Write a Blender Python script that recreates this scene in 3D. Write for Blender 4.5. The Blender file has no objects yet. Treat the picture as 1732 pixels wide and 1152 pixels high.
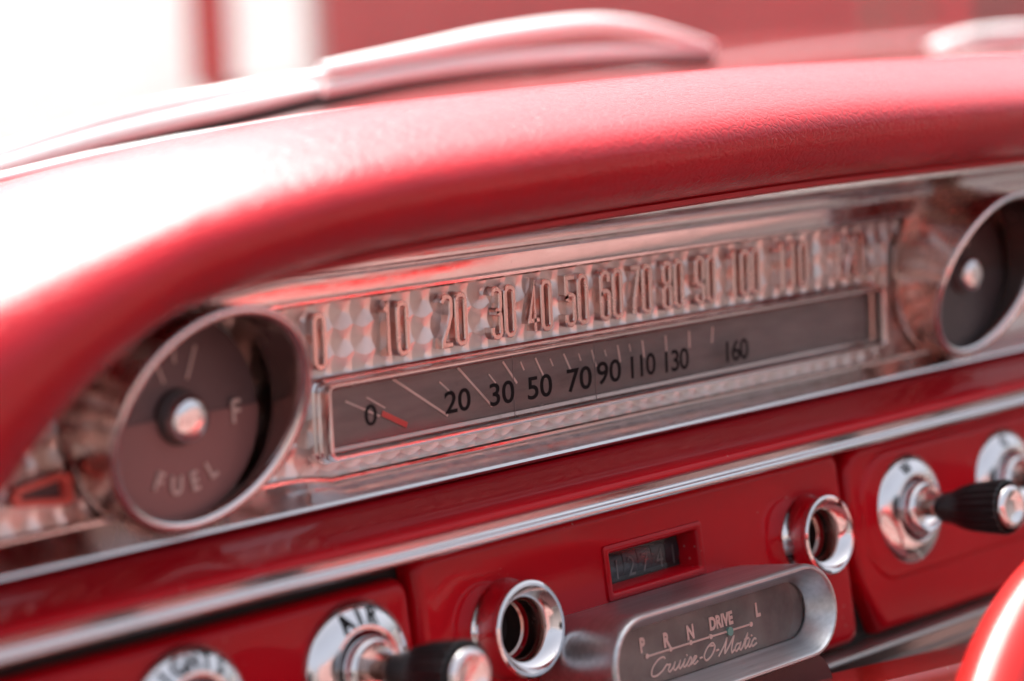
import bpy, bmesh, math, random
from mathutils import Vector, Matrix

random.seed(7)
scn = bpy.context.scene
COL = scn.collection
mm = 0.001

# ------------------------------------------------------------------ camera
FPX, ROLL, VPX, VPY, DIST = 4200.0, 0.045, 4034.0, 703.0, 0.95
_c, _s = math.cos(ROLL), math.sin(ROLL)
_ux, _uy = VPX*_c + VPY*_s, VPY*_c - VPX*_s
PITCH = math.atan(_uy/FPX)
YAW = math.atan(1/(_ux/FPX*math.cos(PITCH)))
CF = Vector((math.sin(YAW)*math.cos(PITCH), math.cos(YAW)*math.cos(PITCH), -math.sin(PITCH)))
_r0 = Vector((math.cos(YAW), -math.sin(YAW), 0)); _u0 = _r0.cross(CF)
CR = _r0*_c - _u0*_s
CU = _r0*_s + _u0*_c
CP = -CF*DIST
cam_d = bpy.data.cameras.new('camera'); cam = bpy.data.objects.new('camera', cam_d); COL.objects.link(cam)
m = Matrix((CR, CU, -CF)).transposed().to_4x4(); m.translation = CP
cam.matrix_world = m
cam_d.sensor_fit = 'HORIZONTAL'; cam_d.sensor_width = 36; cam_d.lens = FPX/1732*36
cam_d.clip_start = 0.02; cam_d.clip_end = 500
cam_d.dof.use_dof = True; cam_d.dof.focus_distance = 0.945; cam_d.dof.aperture_fstop = 4.5
cam_d.dof.aperture_blades = 0
scn.camera = cam

# ------------------------------------------------------------------ light
SUN_EL, SUN_AZ = math.radians(62), math.radians(10)   # azimuth measured from +Y (forward) towards +X
w = bpy.data.worlds.new('World'); scn.world = w; w.use_nodes = True
nt = w.node_tree; bg = nt.nodes['Background']
sky = nt.nodes.new('ShaderNodeTexSky'); sky.sky_type = 'NISHITA'; sky.sun_disc = False
sky.sun_elevation = SUN_EL; sky.sun_rotation = SUN_AZ
sky.air_density = .6; sky.dust_density = 10.0; sky.ozone_density = 0.2
hs = nt.nodes.new('ShaderNodeHueSaturation'); hs.inputs['Saturation'].default_value = .45
nt.links.new(sky.outputs[0], hs.inputs['Color']); nt.links.new(hs.outputs[0], bg.inputs[0]); bg.inputs[1].default_value = 0.15
sd = bpy.data.lights.new('sun', 'SUN'); sd.energy = 2.9; sd.angle = math.radians(55); sd.color = (1, .96, .9)
so = bpy.data.objects.new('sun', sd); COL.objects.link(so)
sv = Vector((math.sin(SUN_AZ)*math.cos(SUN_EL), math.cos(SUN_AZ)*math.cos(SUN_EL), math.sin(SUN_EL)))
so.rotation_euler = sv.to_track_quat('Z', 'Y').to_euler(); so.location = sv*5
scn.view_settings.view_transform = 'Standard'; scn.view_settings.look = 'None'
scn.view_settings.exposure = 1.68; scn.view_settings.gamma = 1; scn.view_settings.use_curve_mapping = False
scn.cycles.max_bounces = 10; scn.cycles.glossy_bounces = 6; scn.cycles.transparent_max_bounces = 12
scn.cycles.caustics_reflective = False; scn.cycles.caustics_refractive = False
scn.cycles.sample_clamp_indirect = 6
scn.cycles.use_denoising = True

# ------------------------------------------------------------------ pixel -> place
def ray(u, v): return CF + CR*((u-866)/FPX) - CU*((v-576)/FPX)
def P(u, v, y=0.0):                        # on the plane y = const (mm), result in mm
    d = ray(u, v); t = (y*mm - CP.y)/d.y
    return (CP + d*t)*1000
def PP(u, v, p0, n):                       # on a plane through p0 (mm)
    d = ray(u, v); n = Vector(n); t = (Vector(p0)*mm - CP).dot(n)/d.dot(n)
    return (CP + d*t)*1000
def PD(u, v, t): return (CP + ray(u, v)*t)*1000     # at a depth in metres

# ------------------------------------------------------------------ materials
def mat(name, color=(.5,.5,.5), rough=.5, metal=0., **kw):
    M = bpy.data.materials.new(name); M.use_nodes = True
    b = M.node_tree.nodes['Principled BSDF']
    b.inputs['Base Color'].default_value = (*color, 1); b.inputs['Roughness'].default_value = rough
    b.inputs['Metallic'].default_value = metal
    for k, v in kw.items(): b.inputs[k.replace('_', ' ')].default_value = v
    return M
class NT:
    def __init__(s, M): s.t = M.node_tree; s.b = s.t.nodes['Principled BSDF']
    def n(s, typ, **kw):
        o = s.t.nodes.new('ShaderNode'+typ)
        for k, v in kw.items():
            if hasattr(o, k): setattr(o, k, v)
            else: o.inputs[k.replace('_', ' ')].default_value = v
        return o
    def l(s, a, b): s.t.links.new(a, b)
    def math(s, op, a, b=None):
        o = s.t.nodes.new('ShaderNodeMath'); o.operation = op
        for i, x in enumerate((a, b)):
            if x is None: continue
            if isinstance(x, (int, float)): o.inputs[i].default_value = x
            else: s.l(x, o.inputs[i])
        return o.outputs[0]
    def coord(s, scale=(1,1,1)):
        c = s.n('TexCoord'); mp = s.n('Mapping'); mp.inputs['Scale'].default_value = scale
        s.l(c.outputs['Object'], mp.inputs[0]); return mp.outputs[0]
    def noise(s, vec, scale, detail=3, rough=.55):
        o = s.n('TexNoise'); o.inputs['Scale'].default_value = scale; o.inputs['Detail'].default_value = detail
        o.inputs['Roughness'].default_value = rough; s.l(vec, o.inputs['Vector']); return o.outputs['Fac']
    def ramp(s, fac, p0, p1, c0=(0,0,0), c1=(1,1,1)):
        o = s.n('ValToRGB'); e = o.color_ramp.elements
        e[0].position = p0; e[1].position = p1; e[0].color = (*c0, 1); e[1].color = (*c1, 1)
        s.l(fac, o.inputs[0]); return o.outputs[0]
    def bump(s, h, strength, dist):
        o = s.n('Bump'); o.inputs['Strength'].default_value = strength; o.inputs['Distance'].default_value = dist
        s.l(h, o.inputs['Height']); s.l(o.outputs[0], s.b.inputs['Normal']); return o

# grained vinyl of the padded dash
def vinyl(name, col, rough=.36, deep=1.0):
    M = mat(name, col, rough); t = NT(M); v = t.coord()
    nz = t.n('TexNoise'); nz.inputs['Scale'].default_value = 160; t.l(v, nz.inputs['Vector'])
    mx = t.n('MixRGB', blend_type='LINEAR_LIGHT'); mx.inputs[0].default_value = .004
    t.l(v, mx.inputs[1]); t.l(nz.outputs['Color'], mx.inputs[2])
    vo = t.n('TexVoronoi', feature='DISTANCE_TO_EDGE'); vo.inputs['Scale'].default_value = 270
    t.l(mx.outputs[0], vo.inputs['Vector'])
    cell = t.math('MINIMUM', t.math('MULTIPLY', vo.outputs['Distance'], 3.2), .55)
    fine = t.noise(v, 1500, 3)
    wr = t.noise(t.coord((60, 120, 240)), 1.0, 4)
    h = t.math('ADD', t.math('ADD', cell, t.math('MULTIPLY', fine, .25)), t.math('MULTIPLY', wr, .5))
    b1 = t.bump(h, .7*deep, .0006); b2 = t.n('Bump'); b2.inputs['Strength'].default_value = .5; b2.inputs['Distance'].default_value = .0003
    t.l(t.math('ADD', cell, t.math('MULTIPLY', fine, .3)), b2.inputs['Height']); t.l(b2.outputs[0], t.b.inputs['Coat Normal'])
    r = t.ramp(t.noise(v, 45, 4), .3, .75, (rough-.05,)*3, (rough+.07,)*3); t.l(r, t.b.inputs['Roughness'])
    c = t.ramp(t.noise(v, 18, 4), .3, .75, tuple(x*.88 for x in col), tuple(min(1, x*1.08) for x in col)); t.l(c, t.b.inputs['Base Color'])
    return M
VINYL = vinyl('red_vinyl', (.42, .001, .010))
vb = VINYL.node_tree.nodes['Principled BSDF']
vb.inputs['Coat Weight'].default_value = 1.0; vb.inputs['Coat Roughness'].default_value = .20; vb.inputs['Coat IOR'].default_value = 1.5; vb.inputs['Specular IOR Level'].default_value = 0
vb.inputs['Sheen Weight'].default_value = .05; vb.inputs['Sheen Roughness'].default_value = .4
SEATV = vinyl('seat_vinyl', (.19, .098, .090), .45, 1.5)
DOORV = vinyl('door_vinyl', (.32, .29, .28), .45, 1.5)
PIPE = mat('red_edge_strip', (.36, .001, .008), .45)

def paint(name, col, rough=.3):
    M = mat(name, col, .6, Coat_Weight=.4, Coat_Roughness=.05, Specular_IOR_Level=.1); t = NT(M); v = t.coord()
    t.bump(t.noise(v, 90, 3), .05, .0006)
    cr = t.ramp(t.noise(v, 30, 5), .35, .8, (.03,)*3, (.13,)*3); t.l(cr, t.b.inputs['Coat Roughness'])
    c = t.ramp(t.noise(v, 14, 4), .3, .75, tuple(x*.9 for x in col), col)
    vo = t.n('TexVoronoi'); vo.inputs['Scale'].default_value = 260; t.l(v, vo.inputs['Vector'])
    sz = t.math('MULTIPLY', t.math('MAXIMUM', t.math('SUBTRACT', t.noise(v, 70, 3), .54), 0), 1.1)
    speck = t.math('LESS_THAN', vo.outputs['Distance'], sz)          # dust and tiny stone chips
    mx = t.n('MixRGB'); t.l(t.math('MULTIPLY', speck, .5), mx.inputs[0]); t.l(c, mx.inputs[1]); mx.inputs[2].default_value = (.36, .22, .20, 1)
    t.l(mx.outputs[0], t.b.inputs['Base Color'])
    return M
PAINT = paint('red_paint', (.47, .001, .009))
HOODP = paint('hood_paint', (.25, .012, .014)); HOODP.node_tree.nodes['Principled BSDF'].inputs['Coat Weight'].default_value = 1.0
WHEELP = mat('wheel_red', (.50, .010, .008), .4, Coat_Weight=.6, Coat_Roughness=.16, Specular_IOR_Level=.2)
t = NT(WHEELP); t.bump(t.noise(t.coord(), 140, 3), .06, .0006)

def chipped():
    M = mat('chipped_red_paint', (.38, .012, .008), .32, Coat_Weight=.6, Coat_Roughness=.1); t = NT(M); v = t.coord()
    k = t.ramp(t.noise(v, 75, 5, .7), .66, .69); mx = t.n('MixRGB'); t.l(k, mx.inputs[0])
    mx.inputs[1].default_value = (.38, .012, .008, 1); mx.inputs[2].default_value = (.33, .24, .17, 1)
    t.l(mx.outputs[0], t.b.inputs['Base Color']); t.bump(k, -.4, .0006); return M
CHIP = chipped()

def chrome(name, col=(.78, .76, .77), rough=.07, pits=.5):
    M = mat(name, col, rough, 1.0); t = NT(M); v = t.coord()
    n1 = t.noise(v, 120, 4); r = t.ramp(n1, .35, .8, (rough*.7,)*3, (rough+.14,)*3); t.l(r, t.b.inputs['Roughness'])
    vo = t.n('TexVoronoi'); vo.inputs['Scale'].default_value = 900; t.l(v, vo.inputs['Vector'])
    dot = t.math('LESS_THAN', vo.outputs['Distance'], .16)
    msk = t.math('GREATER_THAN', t.noise(v, 260, 3), .60)
    pit = t.math('MULTIPLY', dot, msk)
    mx = t.n('MixRGB'); t.l(t.math('MULTIPLY', pit, pits), mx.inputs[0])
    mx.inputs[1].default_value = (*col, 1); mx.inputs[2].default_value = (.07, .05, .045, 1)
    t.l(mx.outputs[0], t.b.inputs['Base Color'])
    t.bump(t.noise(v, 40, 4), .06, .001); return M
CHROME = chrome('chrome')
OLDCHROME = chrome('worn_chrome', (.70, .66, .66), .13, .9)
DARKCH = chrome('smoked_chrome', (.42, .31, .28), .17, .4)
STRIPC = chrome('strip_chrome', (.62, .62, .64), .12, .4)
_t = NT(STRIPC); _n = _t.noise(_t.coord((9, 400, 700)), 1.0, 5, .7)
_t.l(_t.ramp(_n, .3, .72, (.08,)*3, (.30,)*3), _t.b.inputs['Roughness'])
COPPERY = chrome('tarnished_plate', (.60, .43, .38), .26, .5)
NUMM = chrome('numeral_metal', (.70, .51, .47), .22, .5)
WIPEM = mat('wiper_metal', (.74, .77, .78), .3, .0)

def brushed():
    M = mat('brushed_aluminium', (.52, .51, .52), .36, 1.0); t = NT(M)
    v = t.coord((18, 900, 900)); n = t.noise(v, 1.0, 5, .7)
    r = t.ramp(n, .3, .7, (.30,)*3, (.44,)*3); t.l(r, t.b.inputs['Roughness'])
    c = t.ramp(t.noise(t.coord((12, 500, 500)), 1.0, 5), .3, .7, (.46, .48, .505), (.60, .62, .65)); t.l(c, t.b.inputs['Base Color'])
    t.bump(n, .12, .0002); return M
BRUSH = brushed()

def damascene():                           # overlapping turned swirls, 10 mm apart, as grooves in bare metal
    M = mat('engine_turned_metal', (.80, .74, .72), .30, 1.0); t = NT(M)
    t.b.inputs['Anisotropic'].default_value = .9
    c = t.n('TexCoord'); sp = t.n('SeparateXYZ'); t.l(c.outputs['Object'], sp.inputs[0])
    def cell(x, off):
        a = t.math('MULTIPLY', x, 100.0); a = t.math('ADD', a, off); a = t.math('FRACT', a)
        return t.math('SUBTRACT', a, .5)
    wob = t.n('TexNoise'); wob.inputs['Scale'].default_value = 60; t.l(c.outputs['Object'], wob.inputs['Vector'])
    ju = t.math('MULTIPLY', t.math('SUBTRACT', wob.outputs['Fac'], .5), .0016)
    u = cell(t.math('ADD', sp.outputs[0], ju), 100.13); vv = cell(t.math('SUBTRACT', sp.outputs[2], ju), 100.42)
    u0, v0, RR = u, vv, .66**2
    def sq(a, b): return t.math('ADD', t.math('MULTIPLY', a, a), t.math('MULTIPLY', b, b))
    for du, dv in ((1, 0), (-1, 1), (0, 1), (1, 1)):
        cu, cv = t.math('SUBTRACT', u0, du), t.math('SUBTRACT', v0, dv)
        hit = t.math('LESS_THAN', sq(cu, cv), RR)
        def pick(a, b): return t.math('ADD', a, t.math('MULTIPLY', hit, t.math('SUBTRACT', b, a)))
        u, vv = pick(u, cu), pick(vv, cv)
    tan = t.n('CombineXYZ'); t.l(u, tan.inputs[0]); t.l(vv, tan.inputs[2])
    nrm = t.n('VectorMath', operation='NORMALIZE'); t.l(tan.outputs[0], nrm.inputs[0])
    t.l(nrm.outputs[0], t.b.inputs['Tangent'])
    rad = t.math('SQRT', t.math('ADD', t.math('MULTIPLY', u, u), t.math('MULTIPLY', vv, vv)))
    ring = t.math('SINE', t.math('MULTIPLY', rad, 66.0))
    nz = t.noise(c.outputs['Object'], 1600, 2)
    dish = t.math('ADD', rad, t.math('MULTIPLY', ring, .006))
    t.bump(t.math('ADD', dish, t.math('MULTIPLY', nz, .006)), 1.0, .0023)
    mx = t.ramp(t.noise(c.outputs['Object'], 26, 5), .3, .75, (.66, .56, .53), (.84, .79, .77)); t.l(mx, t.b.inputs['Base Color'])
    return M
DAMA = damascene()
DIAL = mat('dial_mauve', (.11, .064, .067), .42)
NIGHT = mat('dial_charcoal', (.05, .045, .048), .4)
HUBD = mat('hub_black', (.05, .03, .03), .45)
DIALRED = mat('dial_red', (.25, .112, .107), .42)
SCALE = mat('scale_plate_grey', (.105, .085, .092), .34)
t = NT(SCALE); t.l(t.ramp(t.noise(t.coord((8, 8, 40)), 6, 4), .3, .75, (.085, .067, .07), (.145, .118, .12)), t.b.inputs['Base Color'])
IVORY = mat('ivory_print', (.66, .50, .45), .5)
BLACKP = mat('black_print', (.006, .005, .006), .7, Specular_IOR_Level=.15)
FILM = mat('film_edge_tint', (.14, .11, .11), .6)
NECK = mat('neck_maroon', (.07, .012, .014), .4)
NEEDLE = mat('red_needle', (.6, .015, .012), .4)
BLACK = mat('black_plastic', (.010, .010, .011), .33)
t = NT(BLACK); t.bump(t.noise(t.coord(), 500, 3), .15, .0003)
RUBBER = mat('black_rubber', (.018, .018, .02), .6)
DARK = mat('dark_void', (.008, .006, .006), .7)
REDPL = mat('red_plastic', (.85, .15, .12), .35)
TEAL = mat('green_pointer', (.10, .34, .30), .35)
DRUM = mat('odometer_drum', (.012, .014, .020), .4)
DIGIT = mat('digit_print', (.09, .085, .085), .5)
SELD = mat('selector_dial', (.10, .092, .085), .4)
t = NT(SELD); t.l(t.ramp(t.noise(t.coord(), 60, 5), .3, .75, (.045, .054, .056), (.17, .19, .187)), t.b.inputs['Base Color'])
LETTER = mat('selector_letter', (.62, .50, .46), .5)
GREYP = mat('grey_panel', (.17, .155, .16), .55)
t = NT(GREYP); t.l(t.ramp(t.noise(t.coord(), 90, 5, .7), .3, .75, (.075, .07, .072), (.16, .15, .152)), t.b.inputs['Base Color']); t.bump(t.noise(t.coord(), 900, 2), .3, .0004)
SILVER = mat('lower_moulding_metal', (.40, .37, .36), .34, 1.0)
def glass(name, fac=.08, rough=.02, tint=(1, 1, 1), dust=0.0):
    M = bpy.data.materials.new(name); M.use_nodes = True; T = M.node_tree
    for n in list(T.nodes): T.nodes.remove(n)
    o = T.nodes.new('ShaderNodeOutputMaterial'); tr = T.nodes.new('ShaderNodeBsdfTransparent'); gl = T.nodes.new('ShaderNodeBsdfGlossy')
    tr.inputs[0].default_value = (*tint, 1); gl.inputs['Roughness'].default_value = rough
    lw = T.nodes.new('ShaderNodeLayerWeight'); lw.inputs[0].default_value = .5
    pw = T.nodes.new('ShaderNodeMath'); pw.operation = 'POWER'; pw.inputs[1].default_value = 5; T.links.new(lw.outputs['Facing'], pw.inputs[0])
    fr = T.nodes.new('ShaderNodeMath'); fr.operation = 'MULTIPLY_ADD'; fr.inputs[1].default_value = .95; fr.inputs[2].default_value = .045; T.links.new(pw.outputs[0], fr.inputs[0])
    mx = T.nodes.new('ShaderNodeMixShader'); T.links.new(fr.outputs[0], mx.inputs[0])
    T.links.new(tr.outputs[0], mx.inputs[1]); T.links.new(gl.outputs[0], mx.inputs[2])
    last = mx.outputs[0]
    if dust:
        df = T.nodes.new('ShaderNodeBsdfDiffuse'); df.inputs[0].default_value = (.6, .5, .48, 1)
        nz = T.nodes.new('ShaderNodeTexNoise'); nz.inputs['Scale'].default_value = 70; nz.inputs['Detail'].default_value = 6
        tc = T.nodes.new('ShaderNodeTexCoord'); T.links.new(tc.outputs['Object'], nz.inputs['Vector'])
        mu = T.nodes.new('ShaderNodeMath'); mu.operation = 'MULTIPLY'; mu.inputs[1].default_value = dust; T.links.new(nz.outputs['Fac'], mu.inputs[0])
        m2 = T.nodes.new('ShaderNodeMixShader'); T.links.new(mu.outputs[0], m2.inputs[0]); T.links.new(last, m2.inputs[1]); T.links.new(df.outputs[0], m2.inputs[2])
        last = m2.outputs[0]
    T.links.new(last, o.inputs[0]); return M
CLEAR = glass('clear_glass', rough=.03, dust=.0)
GLASS = glass('window_glass', rough=.03, dust=.07)
WIND = glass('windshield_glass', rough=.01, tint=(.96, .98, .97))
def wallm(name, col, scale=3, rough=.8):
    M = mat(name, col, rough); t = NT(M)
    t.l(t.ramp(t.noise(t.coord(), scale, 5), .3, .75, tuple(x*.82 for x in col), col), t.b.inputs['Base Color']); return M
DARKPOST = wallm('dark_post_paint', (.07, .075, .06)); CARPET = wallm('red_carpet', (.06, .02, .02), 60, .95)
WHITEW = wallm('white_wall_paint', (.82, .82, .82)); REDW = wallm('red_wall_paint', (.36, .085, .085)); REDPOST = wallm('red_post_paint', (.30, .022, .02))
GREYW = wallm('grey_metal_paint', (.30, .32, .31)); ASPH = wallm('pale_concrete', (.36, .35, .34), 8, .9)

# ------------------------------------------------------------------ builders (all lengths in mm until build)
OFF = {}
def thing(name, label, cat, loc=(0, 0, 0), rot=None, group=None):
    o = bpy.data.objects.new(name, None); COL.objects.link(o); o.empty_display_size = .02
    o.location = Vector(loc)*mm
    if rot is not None: o.rotation_euler = rot
    o['label'] = label; o['category'] = cat
    if group: o['group'] = group
    OFF[o] = (Vector(loc), rot is not None); return o
def obj(name, me, M, parent=None, label=None, kind=None):
    if M is not None and not me.materials: me.materials.append(M)
    o = bpy.data.objects.new(name, me); COL.objects.link(o)
    if parent is not None: o.parent = parent; OFF[o] = (Vector((0, 0, 0)), True)
    if label: o['label'] = label
    if kind: o['kind'] = kind
    return o
def root_of(o):
    while o.parent is not None: o = o.parent
    return o
class MB:
    def __init__(s): s.v = []; s.f = []
    def add(s, vs, fs):
        k = len(s.v); s.v += [Vector(v) for v in vs]; s.f += [tuple(i+k for i in f) for f in fs]; return s
    def grid(s, rows, close_u=False, close_v=False, flip=False):
        n, mcol = len(rows), len(rows[0]); k = len(s.v)
        for r in rows: s.v += [Vector(p) for p in r]
        for i in range(n if close_u else n-1):
            for j in range(mcol if close_v else mcol-1):
                a = k+i*mcol+j; b = k+i*mcol+(j+1) % mcol; c = k+((i+1) % n)*mcol+(j+1) % mcol; d = k+((i+1) % n)*mcol+j
                s.f.append((a, d, c, b) if flip else (a, b, c, d))
        return s
    def cap(s, idx): s.f.append(tuple(idx)); return s
    def box(s, x0, x1, y0, y1, z0, z1):
        return s.add([(x0,y0,z0),(x1,y0,z0),(x1,y1,z0),(x0,y1,z0),(x0,y0,z1),(x1,y0,z1),(x1,y1,z1),(x0,y1,z1)],
                     [(0,3,2,1),(4,5,6,7),(0,1,5,4),(1,2,6,5),(2,3,7,6),(3,0,4,7)])
    def lathe(s, prof, seg=64, c=(0, 0, 0), flute=None):   # axis -Y, prof = (r, h), h towards the driver
        rows = []
        for r, h in prof:
            row = []
            for k in range(seg):
                a = 2*math.pi*k/seg; rr = r*(flute(a, h) if flute else 1)
                row.append((c[0]+rr*math.cos(a), c[1]-h, c[2]+rr*math.sin(a)))
            rows.append(row)
        return s.grid(rows, close_v=True, flip=False)
    def prism(s, prof, x0, x1, closed=True):               # profile (y, z) run along X
        xs = [x0, x1] if not isinstance(x0, list) else x0
        rows = [[(x, y, z) for y, z in prof] for x in xs]
        k = len(s.v); s.grid(rows, close_v=closed)
        if closed:
            n = len(prof); s.f.append(tuple(range(k, k+n))); s.f.append(tuple(reversed(range(k+n*(len(xs)-1), k+n*len(xs)))))
        return s
    def tube(s, path, rad, seg=14, sx=1.0, sz=1.0, caps=True):
        path = [Vector(p) for p in path]; n = len(path); rows = []; k = len(s.v)
        up = Vector((0, 0, 1))
        for i, p in enumerate(path):
            d = (path[min(i+1, n-1)]-path[max(i-1, 0)]).normalized()
            a = d.cross(up)
            if a.length < 1e-4: a = Vector((1, 0, 0))
            a.normalize(); b = a.cross(d).normalized()
            r = rad[i] if isinstance(rad, (list, tuple)) else rad
            rows.append([p + a*(r*sx*math.cos(t)) + b*(r*sz*math.sin(t)) for t in [2*math.pi*j/seg for j in range(seg)]])
        s.grid(rows, close_v=True)
        if caps:
            s.f.append(tuple(reversed(range(k, k+seg)))); s.f.append(tuple(range(k+seg*(n-1), k+seg*n)))
        return s
    def xf(s, M): s.v = [M @ v for v in s.v]; return s
    def mesh(s, name, off=Vector((0, 0, 0)), smooth=True, angle=38):
        me = bpy.data.meshes.new(name)
        me.from_pydata([tuple((v-off)*mm) for v in s.v], [], s.f)
        bm = bmesh.new(); bm.from_mesh(me)
        bmesh.ops.recalc_face_normals(bm, faces=bm.faces)
        if smooth:
            for f in bm.faces: f.smooth = True
            ca = math.radians(angle)
            for e in bm.edges:
                if len(e.link_faces) == 2 and e.calc_face_angle(0) > ca: e.smooth = False
        bm.to_mesh(me); bm.free(); me.validate(); return me
    def build(s, name, M, parent=None, label=None, smooth=True, bevel=0, seg=2, kind=None, angle=38):
        off = Vector((0, 0, 0))
        if parent is not None:
            r = root_of(parent); o, local = OFF[r]
            if not local: off = o
        me = s.mesh(name, off, smooth and not bevel, angle)
        if bevel:
            bm = bmesh.new(); bm.from_mesh(me)
            es = [e for e in bm.edges if len(e.link_faces) == 2 and e.calc_face_angle(0) > math.radians(25)]
            bmesh.ops.bevel(bm, geom=es, offset=bevel*mm, segments=seg, profile=.5, affect='EDGES', clamp_overlap=True)
            for f in bm.faces: f.smooth = True
            for e in bm.edges:
                if len(e.link_faces) == 2 and e.calc_face_angle(0) > math.radians(50): e.smooth = False
            bm.to_mesh(me); bm.free()
        return obj(name, me, M, parent, label, kind)
def cr(pts, n=8, closed=False):             # Catmull-Rom through points of any dimension
    out = []; N = len(pts); g = lambda i: pts[i % N] if closed else pts[max(0, min(N-1, i))]
    for i in range(N if closed else N-1):
        p0, p1, p2, p3 = g(i-1), g(i), g(i+1), g(i+2)
        for k in range(n):
            t = k/n
            out.append(tuple(.5*((2*b)+(-a+c)*t+(2*a-5*b+4*c-d)*t*t+(-a+3*b-3*c+d)*t**3) for a, b, c, d in zip(p0, p1, p2, p3)))
    if not closed: out.append(tuple(pts[-1]))
    return out
def ribbon(mb, pts, wd, y0, y1, frame, closed=False):   # flat stroke with thickness: pts 2D, frame(x, z, y) -> 3D
    P2 = [Vector(p) for p in pts]; q = [P2[0]]
    for p in P2[1:]:
        if (p-q[-1]).length > 1e-4: q.append(p)
    if closed and (q[0]-q[-1]).length < 1e-4: q.pop()
    n = len(q); L = []; R = []
    for i in range(n):
        a = q[(i-1) % n] if closed or i > 0 else None; b = q[(i+1) % n] if closed or i < n-1 else None
        d1 = (q[i]-a).normalized() if a is not None else None; d2 = (b-q[i]).normalized() if b is not None else None
        d1 = d1 or d2; d2 = d2 or d1
        n1 = Vector((-d1.y, d1.x)); n2 = Vector((-d2.y, d2.x)); mvec = n1+n2
        if mvec.length < .2: mvec = n1
        mvec.normalize(); k = min(1.8, 1/max(.3, mvec.dot(n1)))
        L.append(q[i]+mvec*wd/2*k); R.append(q[i]-mvec*wd/2*k)
    ch = min(abs(y1-y0)*.35, wd*.18)
    rows = []
    for l, r in zip(L, R):
        e = (r-l).normalized()*ch
        rows.append([frame(l.x, l.y, y0), frame(l.x, l.y, y1-math.copysign(ch, y1-y0)), frame(l.x+e.x, l.y+e.y, y1),
                     frame(r.x-e.x, r.y-e.y, y1), frame(r.x, r.y, y1-math.copysign(ch, y1-y0)), frame(r.x, r.y, y0)])
    k = len(mb.v); mb.grid(rows, close_u=closed)
    if not closed:
        mb.f.append(tuple(range(k, k+6))); mb.f.append(tuple(reversed(range(k+6*(n-1), k+6*n))))
    return mb
def text_mesh(txt, size, frame, extrude=.1, width=1.0, M=None, name='lettering', bold=0.0, spacing=1.0):
    cu = bpy.data.curves.new(name, 'FONT'); cu.body = txt; cu.size = 1; cu.align_x = 'CENTER'; cu.align_y = 'CENTER'
    cu.extrude = .5; cu.offset = bold; cu.resolution_u = 6; cu.space_character = spacing
    o = bpy.data.objects.new(name, cu); COL.objects.link(o)
    bpy.context.view_layer.update()
    me = bpy.data.meshes.new_from_object(o.evaluated_get(bpy.context.evaluated_depsgraph_get()))
    bpy.data.objects.remove(o); bpy.data.curves.remove(cu)
    xs = [v.co.x for v in me.vertices]; ys = [v.co.y for v in me.vertices]
    cx, cy, h = (min(xs)+max(xs))/2, (min(ys)+max(ys))/2, max(ys)-min(ys)
    k = size/h
    for v in me.vertices:
        v.co = Vector(frame((v.co.x-cx)*k*width, (v.co.y-cy)*k, (v.co.z+.5)*extrude))*mm
    me.materials.clear(); me.name = name
    return me
def arc(cx, cz, rx, rz, a0, a1, n=8):
    return [(cx+rx*math.cos(math.radians(a0+(a1-a0)*i/n)), cz+rz*math.sin(math.radians(a0+(a1-a0)*i/n))) for i in range(n+1)]

# ------------------------------------------------------------------ ground
g = MB().add([(-60000,-60000,-860),(60000,-60000,-860),(60000,60000,-860),(-60000,60000,-860)], [(0,1,2,3)]).build('ground', ASPH, kind='structure')

# ------------------------------------------------------------------ dashboard
dash = thing('dashboard', 'red padded car dashboard with painted metal lower panels and chrome strips', 'dashboard', (60, 60, -200))
lip = [(-345,-105),(-304,-48),(-270,-8),(-244,15),(-216,31),(-192,38),(-136,46),(-69,49.5),(26,52),(137,53.5),(284,52.5),(420,52),(720,50)]
crest = [(-455,-40),(-390,18),(-320,52),(-272,66),(-226,77.5),(-196,83),(-137,90),(-65,94.5),(29,97),(140,98.7),(288,97),(420,95.5),(720,93)]
path = cr([a+b for a, b in zip(lip, crest)], 14)
sec = cr([(-.03,-6),(-.035,-40),(-.012,-50.5),(.04,-58),(.14,-66),(.28,-73),(.42,-76),(.56,-74.5),(.69,-67.5),(.81,-55),(.91,-41),(.975,-28),(1.0,-16),(.97,4),(.84,35),(.62,80),(.3,130),(-.1,200)], 5)
rows = []
for lx, lz, kx, kz in path:
    rows.append([(lx+(kx-lx)*s_, y, lz+(kz-lz)*s_) for s_, y in sec])
MB().grid(rows).build('dash_pad', VINYL, dash, 'soft grained red vinyl pad arching over the instruments')
# thin bright red edge strip below the pad
rows = []
def lip_z(x):
    for (x0, z0, _, _), (x1, z1, _, _) in zip(path, path[1:]):
        if x0 <= x <= x1: return z0+(z1-z0)*(x-x0)/(x1-x0)
    return path[-1][1]
for x in [-194+i*11 for i in range(60)]:
    k = min(1, max(0, (x+194)/60.0)); z = lip_z(x)
    rows.append([(x, y, z+dz*k) for y, dz in ((-48.5,-.6),(-49.8,-1.6),(-49.8,-3.4),(-48.5,-4.2),(-6,-4.0),(-6,-.6))])
MB().grid(rows, close_v=True).build('edge_strip', PIPE, dash)
# bright moulding that runs between pad and instrument face
mp = [(1,25.2),(-2.6,25.0),(-3.7,25.8),(-3.9,26.9),(-3.0,27.7),(-3.0,28.1),(-4.5,33.9),(-5.2,34.3),(-5.8,35.0),(-5.4,35.8),(-4.6,36.4),(-4.6,37.6),(-22,44.2),(-22,45.5),(1,45.5)]
rows = []
for i in range(61):
    x = -166+i*10.0
    q = max(0, (-120-x)/46.0); f = 1-.55*q
    rows.append([(x, y*(1-.35*q), 25.2+(z-25.2)*f) for y, z in mp])
MB().grid(rows, close_v=True).cap(range(len(mp))).build('upper_moulding', OLDCHROME, dash, angle=24)
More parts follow.
